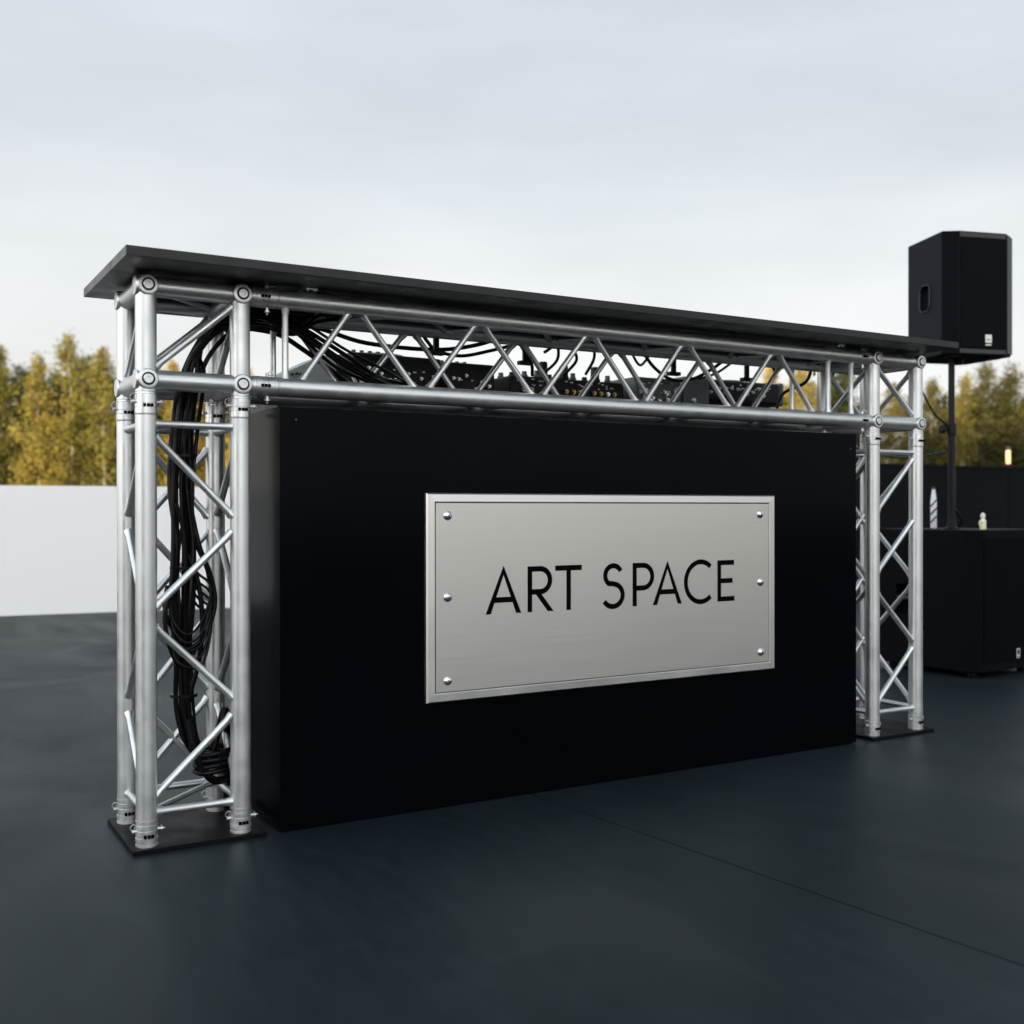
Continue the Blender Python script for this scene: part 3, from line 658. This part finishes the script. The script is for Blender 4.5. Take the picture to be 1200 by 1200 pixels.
MB().box((.341, -.0072, .105), (.359, -.0066, .128)).build('badge_mark', 'dark_metal', bd)
MB().box((.335 + .004, -.0071, .088), (.361, -.0066, .093)).build('badge_mark', 'dark_metal', bd)
for x in (.06, SWD - .06):
    for y in (.07, SDP - .06): MB().lathe((x, y, 0), (0, 0, 1), [(0, .022), (.005, .025), (.0295, .025)], 16).build('foot', 'rubber', sub)
for sx in (.03,): MB().box((.0, .05, SHT + .0002), (SWD, .051, SHT + .0006)).build('top_edge', 'trim', sub)

PX, PY = 4.359, .979
pole = thing('speaker_pole', 'upright black speaker pole standing on the subwoofer', 'pole', (PX, PY, SHT + .0005))
MB().lathe((0, 0, 0), (0, 0, 1), [(0, .040), (.006, .040), (.010, .024), (.05, .022)], 20).build('foot_flange', 'dark_metal', pole)
MB().tube((0, 0, .05), (0, 0, .555), .0195, 20).build('lower_tube', 'dark_metal', pole)
MB().tube((0, 0, .555), (0, 0, .905), .0165, 20).build('upper_tube', 'dark_metal', pole)
cl_ = MB().lathe((0, 0, .50), (0, 0, 1), [(0, .021), (.004, .026), (.055, .026), (.065, .020)], 20).build('collar', 'dark_metal', pole)
kd = Vector((-.90, .1, 0)).normalized(); kb = MB(); kb.tube(Vector((0, 0, .53)) + kd * .02, Vector((0, 0, .53)) + kd * .055, .008, 10)
kb.lathe(Vector((0, 0, .53)) + kd * .05, kd, [(0, .018), (.006, .024), (.022, .024), (.028, .016)], 7); kb.build('knob', 'dark_metal', cl_)

sp = thing('loudspeaker', 'black loudspeaker cabinet with side handle on a pole above the counter end', 'loudspeaker', (4.169, .866, 1.66), R(-16.5))
SH = .638; WD = .405
sbody = MB().prism([(0, .030), (.083, .0), (.358, 0), (.428, .05), (.393, .375), (.03, .375)], 0, SH, .006).build('cabinet', 'cab', sp)
ctr = MB().box((-.05, .150, .25), (.058, .245, .385), .022).build('cutter', 'cab'); ctr.parent = sp
sp.location = (0, 0, 0); sp.rotation_euler = (0, 0, 0); bpy.context.view_layer.update()
apply_bool(sbody, ctr); sp.location = (4.169, .866, 1.66); sp.rotation_euler = (0, 0, R(-16.5))
MB().box((.086, -.0065, .032), (.352, -.0008, SH - .036), .002).build('grille', 'grille', sp)
for z0, z1 in ((.006, .028), (SH - .032, SH - .008)): MB().box((.080, -.004, z0), (.356, -.0005, z1), .001).build('trim_strip', 'trim', sp)
rt_ = MB(); rt_.prism([(.363, -.0005), (.428, .046), (.431, .044), (.365, -.004)], .012, SH - .012).build('trim_strip', 'trim', sp)
MB().prism([(.0005, .0265), (.078, -.0012), (.0775, -.0035), (-.003, .0255), (-.003, .034), (-.0006, .034)], .004, SH - .004).build('baffle_edge', 'baffle', sp)
hf = MB(); 
pts = [(.03 * (y_ - .03) / .345 - .003, y_, z_) for y_, z_ in ((.148, .27), (.148, .365), (.168, .387), (.227, .387), (.247, .365), (.247, .27), (.227, .248), (.168, .248), (.148, .27))]
hf.sweep(pts, .004, 8).build('handle', 'trim', sp)
bd = MB().box((.228, -.0090, .062), (.266, -.0067, .104), .0006).build('badge', 'badge', sp)
MB().box((.234, -.0097, .076), (.260, -.0091, .080)).build('badge_mark', 'trim', bd); MB().box((.239, -.0097, .084), (.255, -.0091, .098)).build('badge_mark', 'badge', bd)
MB().box((.230, -.0075, .048), (.264, -.0066, .055)).build('badge_mark', 'badge', bd)
MB().box((.28, .03, -.012), (.36, .09, -.0005), .003).build('foot', 'rubber', sp); MB().box((.05, .03, -.012), (.12, .09, -.0005), .003).build('foot', 'rubber', sp)
MB().lathe((.20, .175, -.03), (0, 0, 1), [(0, .024), (.0295, .030)], 18).build('pole_socket', 'dark_metal', sp)
pc = MB().sweep(spline([(4.283, 1.14, 1.70), (4.24, 1.16, 1.62), (4.20, 1.1, 1.60), (4.16, 1.02, 1.50), (4.24, .99, 1.36), (4.335, .975, 1.28), (4.338, .975, 1.10), (4.345, .97, .90), (4.385, .96, .84), (4.43, .97, .80), (4.45, 1.0, .762)], 8), .0055, 8).build('speaker_cable', 'cable')
tag(pc, 'black cable from the back of the loudspeaker looping down along its pole', 'cable')

# bottles on the subwoofer
b1 = thing('water_bottle', 'tall slim pale bottle with dark slanted stripes standing at the back of the subwoofer', 'bottle', (4.495, 1.200, SHT + .0005))
MB().lathe((0, 0, 0), (0, 0, 1), [(0, .015), (.006, .017), (.15, .017), (.19, .012), (.205, .009), (.216, .009)], 20).build('body', 'bottle', b1)
MB().lathe((0, 0, .2165), (0, 0, 1), [(0, .0105), (.014, .0105)], 14).build('cap', 'trim', b1)
for k in range(3):
    pts = [(math.cos(t) * .0172, math.sin(t) * .0172, .05 + k * .045 + .02 * math.sin(t + 2.4)) for t in [i * 2 * math.pi / 20 for i in range(21)]]
    MB().sweep(pts, .0042, 6).build('stripe', 'dark_metal', b1)
b2 = thing('small_bottle', 'tiny cream coloured bottle with white cap on the front edge of the subwoofer', 'bottle', (4.375, .800, SHT + .0005))
MB().lathe((0, 0, 0), (0, 0, 1), [(0, .014), (.003, .016), (.045, .016), (.055, .009), (.060, .008)], 16).build('body', 'cream', b2)
MB().lathe((0, 0, .0605), (0, 0, 1), [(0, .011), (.012, .0125), (.022, .009), (.026, .004)], 14).build('cap', 'white_plastic', b2)
MB().sweep(spline([(-.013, 0, .045), (-.026, 0, .040), (-.026, 0, .022), (-.014, 0, .016)], 5), .0035, 8).build('handle', 'cream', b2)

# garden lamp beyond the partition
gl = thing('garden_lamp', 'small lit warm orange lamp on a thin post beyond the black partition', 'lamp', (13.79, 7.27, -.08))
MB().tube((0, 0, 0), (0, 0, 1.60), .018, 12).build('post', 'dark_metal', gl)
MB().lathe((0, 0, 1.60), (0, 0, 1), [(0, .024), (.01, .031), (.19, .031), (.20, .027)], 16).build('lamp_glass', 'lamp', gl)
MB().lathe((0, 0, 1.801), (0, 0, 1), [(0, .034), (.02, .036), (.05, .03)], 16).build('lamp_cap', 'gear_grey', gl)

# ------------------------------------------------------------ trees
def make_tree(kind, seed, h):
    q = random.Random(seed)
    root = thing(dict(birch='birch_tree', green='leafy_tree', conifer='conifer_tree')[kind], 'tree', 'tree')
    tr = MB(); lean = q.uniform(-.03, .03)
    tp = [Vector((lean * h * t * t + .05 * math.sin(t * 7 + seed), .05 * math.cos(t * 5 + seed), h * t * .97)) for t in [i / 9 for i in range(10)]]
    tr.sweep(tp, [.09 * (1 - .88 * i / 9) * (h / 8) for i in range(10)], 9)
    lv = MB(); wid = dict(birch=.21, green=.25, conifer=.20)[kind] * h
    nb = 46 if kind != 'conifer' else 60
    clumps = []
    for i in range(nb):
        t = .10 + .86 * (i + q.random() * .8) / nb
        if kind == 'conifer': rad = wid * (1 - t) ** .85 * 1.05 + .05
        elif kind == 'birch': rad = wid * 1.12 * (1 - t) ** .72 * min(1, (t / .22) ** .5) + .04
        else: rad = wid * math.sin(math.pi * min(1, t * .9 + .12)) ** .55
        a = q.uniform(0, 6.283); reach = rad * q.uniform(.5, 1.03)
        k = int(t * 9); b0 = tp[min(k, 9)]; dz = (.5 if kind == 'birch' else .2 if kind == 'green' else -.12) * reach
        tipp = Vector((b0.x + math.cos(a) * reach, b0.y + math.sin(a) * reach, h * t * .97 + dz * q.uniform(.6, 1.1)))
        bs = Vector((b0.x, b0.y, h * t * .97)); midp = (bs + tipp) / 2 + Vector((0, 0, .06 * reach))
        tr.sweep([bs, midp, tipp], [.022 * (1.2 - t) + .006, .012 * (1.2 - t) + .004, .003], 5)
        nc = max(2, int(reach / .26))
        for j in range(nc):
            f = (j + .9) / nc; c = bs.lerp(tipp, f) + Vector([q.gauss(0, .10) for _ in range(3)]); clumps.append((c, q.uniform(.17, .30) * (1.1 - .25 * f)))
    clumps.append((tp[-1] + Vector((0, 0, .05)), .15)); clumps.append((tp[-1] + Vector((0, 0, -.25)), .20))
    vs_, fs = [], []
    s0 = dict(birch=.052, green=.058, conifer=.045)[kind]
    for c, sg_ in clumps:
        for _ in range(int(32 + 165 * sg_)):
            p = c + Vector((q.gauss(0, sg_), q.gauss(0, sg_), q.gauss(0, sg_ * .75)))
            if p.z < .1: continue
            n_ = Vector((q.gauss(0, 1), q.gauss(0, 1), q.gauss(0, 1) + .3)).normalized(); u = n_.orthogonal().normalized(); u.rotate(Matrix.Rotation(q.uniform(0, 6.28), 3, n_)); v = n_.cross(u)
            s_ = s0 * q.uniform(.7, 1.5); i0 = len(vs_)
            vs_ += [p - u * s_ * 1.3, p + v * s_ * .7, p + u * s_ * 1.3, p - v * s_ * .7]; fs.append((i0, i0 + 1, i0 + 2, i0 + 3))
    lv.add(vs_, fs, False)
    tr.build('trunk', 'bark' if kind == 'birch' else 'bark_dark', root)
    lv.build('crown', dict(birch='leaf_birch', green='leaf_green', conifer='leaf_conifer')[kind], root)
    return root
def copy_tree(o):
    c = o.copy(); C.objects.link(c)
    for ch in o.children:
        d = ch.copy(); C.objects.link(d); d.parent = c; d.matrix_parent_inverse = ch.matrix_parent_inverse
    return c
protos = {k: [make_tree(k, s, 8.0) for s in ss] for k, ss in dict(birch=(1, 2, 3, 4), green=(11, 12, 13), conifer=(21, 22)).items()}
used = set()
camp = Vector(cam.location); FW = Vector((math.sin(.531), math.cos(.531), 0)); RTV = Vector((math.cos(.531), -math.sin(.531), 0))
def spot(u, d): return camp + FW * d + RTV * ((u - 600) / 1277 * d)
def put(kind, v, u, d, h, rz, label, wsc=1.0):
    pr_ = protos[kind][v % len(protos[kind])]
    o = pr_ if pr_.name not in used else copy_tree(pr_)
    used.add(pr_.name)
    p = spot(u, d); o.location = (p.x, p.y, -.08); o.rotation_euler = (0, 0, rz); s_ = h / 8; o.scale = (s_ * wsc, s_ * wsc, s_)
    o['label'] = label; o['group'] = 'trees in the wood edge behind the stage'
    return o
q = random.Random(77)
def set_leaf(o, m):
    for ch in o.children:
        if ch.name.startswith('crown'): ch.material_slots[0].link = 'OBJECT'; ch.material_slots[0].material = M[m]
front = [  # kind, variant, u, distance, top y, label, width, short name
 ('birch', 0, -42, 44, 398, 'golden birch half cut off by the left edge of the photo', 1.0, 'edge birch'),
 ('birch', 1, 2, 45, 406, 'golden birch second from the left, standing in the gap at the left edge', .9, 'second birch'),
 ('birch', 2, 46, 42, 418, 'golden birch with pale trunk showing, left of the tallest birch', 1.1, 'pale trunked birch'),
 ('birch', 3, 84, 45, 394, 'tallest golden birch of the wood edge left of the tower', 1.0, 'tallest birch'),
 ('birch', 0, 122, 43, 410, 'golden birch just left of the left truss tower', 1.05, 'birch next to the tower'),
 ('birch', 2, 168, 44, 418, 'golden birch directly behind the outer left uprights', 1.0, 'birch behind the outer uprights'),
 ('birch', 1, 205, 44, 426, 'golden birch seen through the left tower, beside the cables', 1.0, 'birch beside the cables'),
 ('birch', 3, 244, 45, 428, 'golden birch seen through the left tower, right of the cables', 1.0, 'birch right of the cables'),
 ('birch', 0, 290, 44, 434, 'golden birch seen between left tower and first beam brace', 1.0, 'birch by the first brace'),
 ('birch', 2, 335, 45, 440, 'golden birch whose tip shows left of the grey lidded case', 1.0, 'birch by the grey case'),
 ('birch', 1, 905, 45, 432, 'yellow birch seen under the counter right of the raised player', 1.0, 'birch by the raised player'),
 ('birch', 3, 945, 44, 426, 'yellow birch seen under the counter near the two beam posts', 1.0, 'birch by the beam posts'),
 ('green', 1, 985, 46, 430, 'leafy tree seen behind the right tower top', .9, 'leafy tree at the tower top'),
 ('birch', 0, 1048, 44, 452, 'yellow birch seen through the corner of the right tower', 1.0, 'birch inside the tower corner'),
 ('birch', 2, 1092, 45, 447, 'yellow birch between right tower and speaker pole', 1.0, 'birch left of the pole'),
 ('birch', 1, 1128, 44, 442, 'yellow birch right behind the speaker pole', .85, 'birch behind the pole'),
 ('conifer', 0, 1151, 46, 426, 'narrow pointed conifer right of the speaker pole', .95, 'narrow conifer'),
 ('green', 0, 1170, 50, 452, 'low leafy tree between the two pointed conifers', 1.0, 'low leafy tree'),
 ('conifer', 1, 1188, 46, 429, 'broader pointed conifer near the right edge of the photo', 1.15, 'broad conifer'),
 ('birch', 3, 1226, 45, 446, 'yellow birch cut off by the right edge of the photo', 1.0, 'last birch'),
]
for k, v, u, d, ty, lab, ws, sn in front:
    h = .94 + (597 - ty) / 1277 * d
    o = put(k, v, u, d, h * 1.02, q.uniform(0, 6.28), lab, ws * (.80 if u < 340 else .9))
    if u > 1040 and k == 'birch': set_leaf(o, 'leaf_birch_shade')  # birches on the right get shade painted into their leaf colour
for i in range(len(front) - 1):      # second row, darker, one in each gap
    fa, fb = front[i], front[i + 1]
    if fb[2] - fa[2] > 200: continue
    u = (fa[2] + fb[2]) / 2; d = 49 + q.uniform(-1, 2); ty = max(fa[4], fb[4]) + q.uniform(6, 22)
    put('green', i, u, d, .94 + (597 - ty) / 1277 * d, q.uniform(0, 6.28), 'darker tree between %s and %s' % (fa[7], fb[7]), 1.1)
u = 385; i = 0      # the stretch of wood behind the panel
while u < 880:
    d = 45 + q.uniform(-1, 2); put('birch', i, u, d, .94 + 150 / 1277 * d, q.uniform(0, 6.28), 'golden birch mostly hidden behind the black front panel', 1.1); i += 1
    u += 42
# undergrowth: one mass of low bushes along the wood edge
lv = MB(); vs_, fs = [], []; q2 = random.Random(41)
for k in range(240):
    uu = -90 + 1380 * k / 240; p0 = spot(uu, 43 + q2.uniform(-1, 2)); c = p0 + Vector((0, 0, -p0.z + q2.uniform(.1, 1.7))); s3 = q2.uniform(.25, .4)
    for _ in range(60):
        p = c + Vector([q2.gauss(0, s3) for _ in range(3)]); n_ = Vector((q2.gauss(0, 1), q2.gauss(0, 1), q2.gauss(0, 1))).normalized(); a = n_.orthogonal().normalized(); b = n_.cross(a)
        if p.z < -.05: continue
        i0 = len(vs_); s_ = .06 * q2.uniform(.7, 1.4); vs_ += [p - a * s_ * 1.3, p + b * s_ * .7, p + a * s_ * 1.3, p - b * s_ * .7]; fs.append((i0, i0 + 1, i0 + 2, i0 + 3))
lv.add(vs_, fs, False); o = lv.build('undergrowth', 'leaf_green'); tag(o, 'tangled low green undergrowth along the foot of the wood', 'undergrowth', kind='stuff')
bpy.context.view_layer.update()
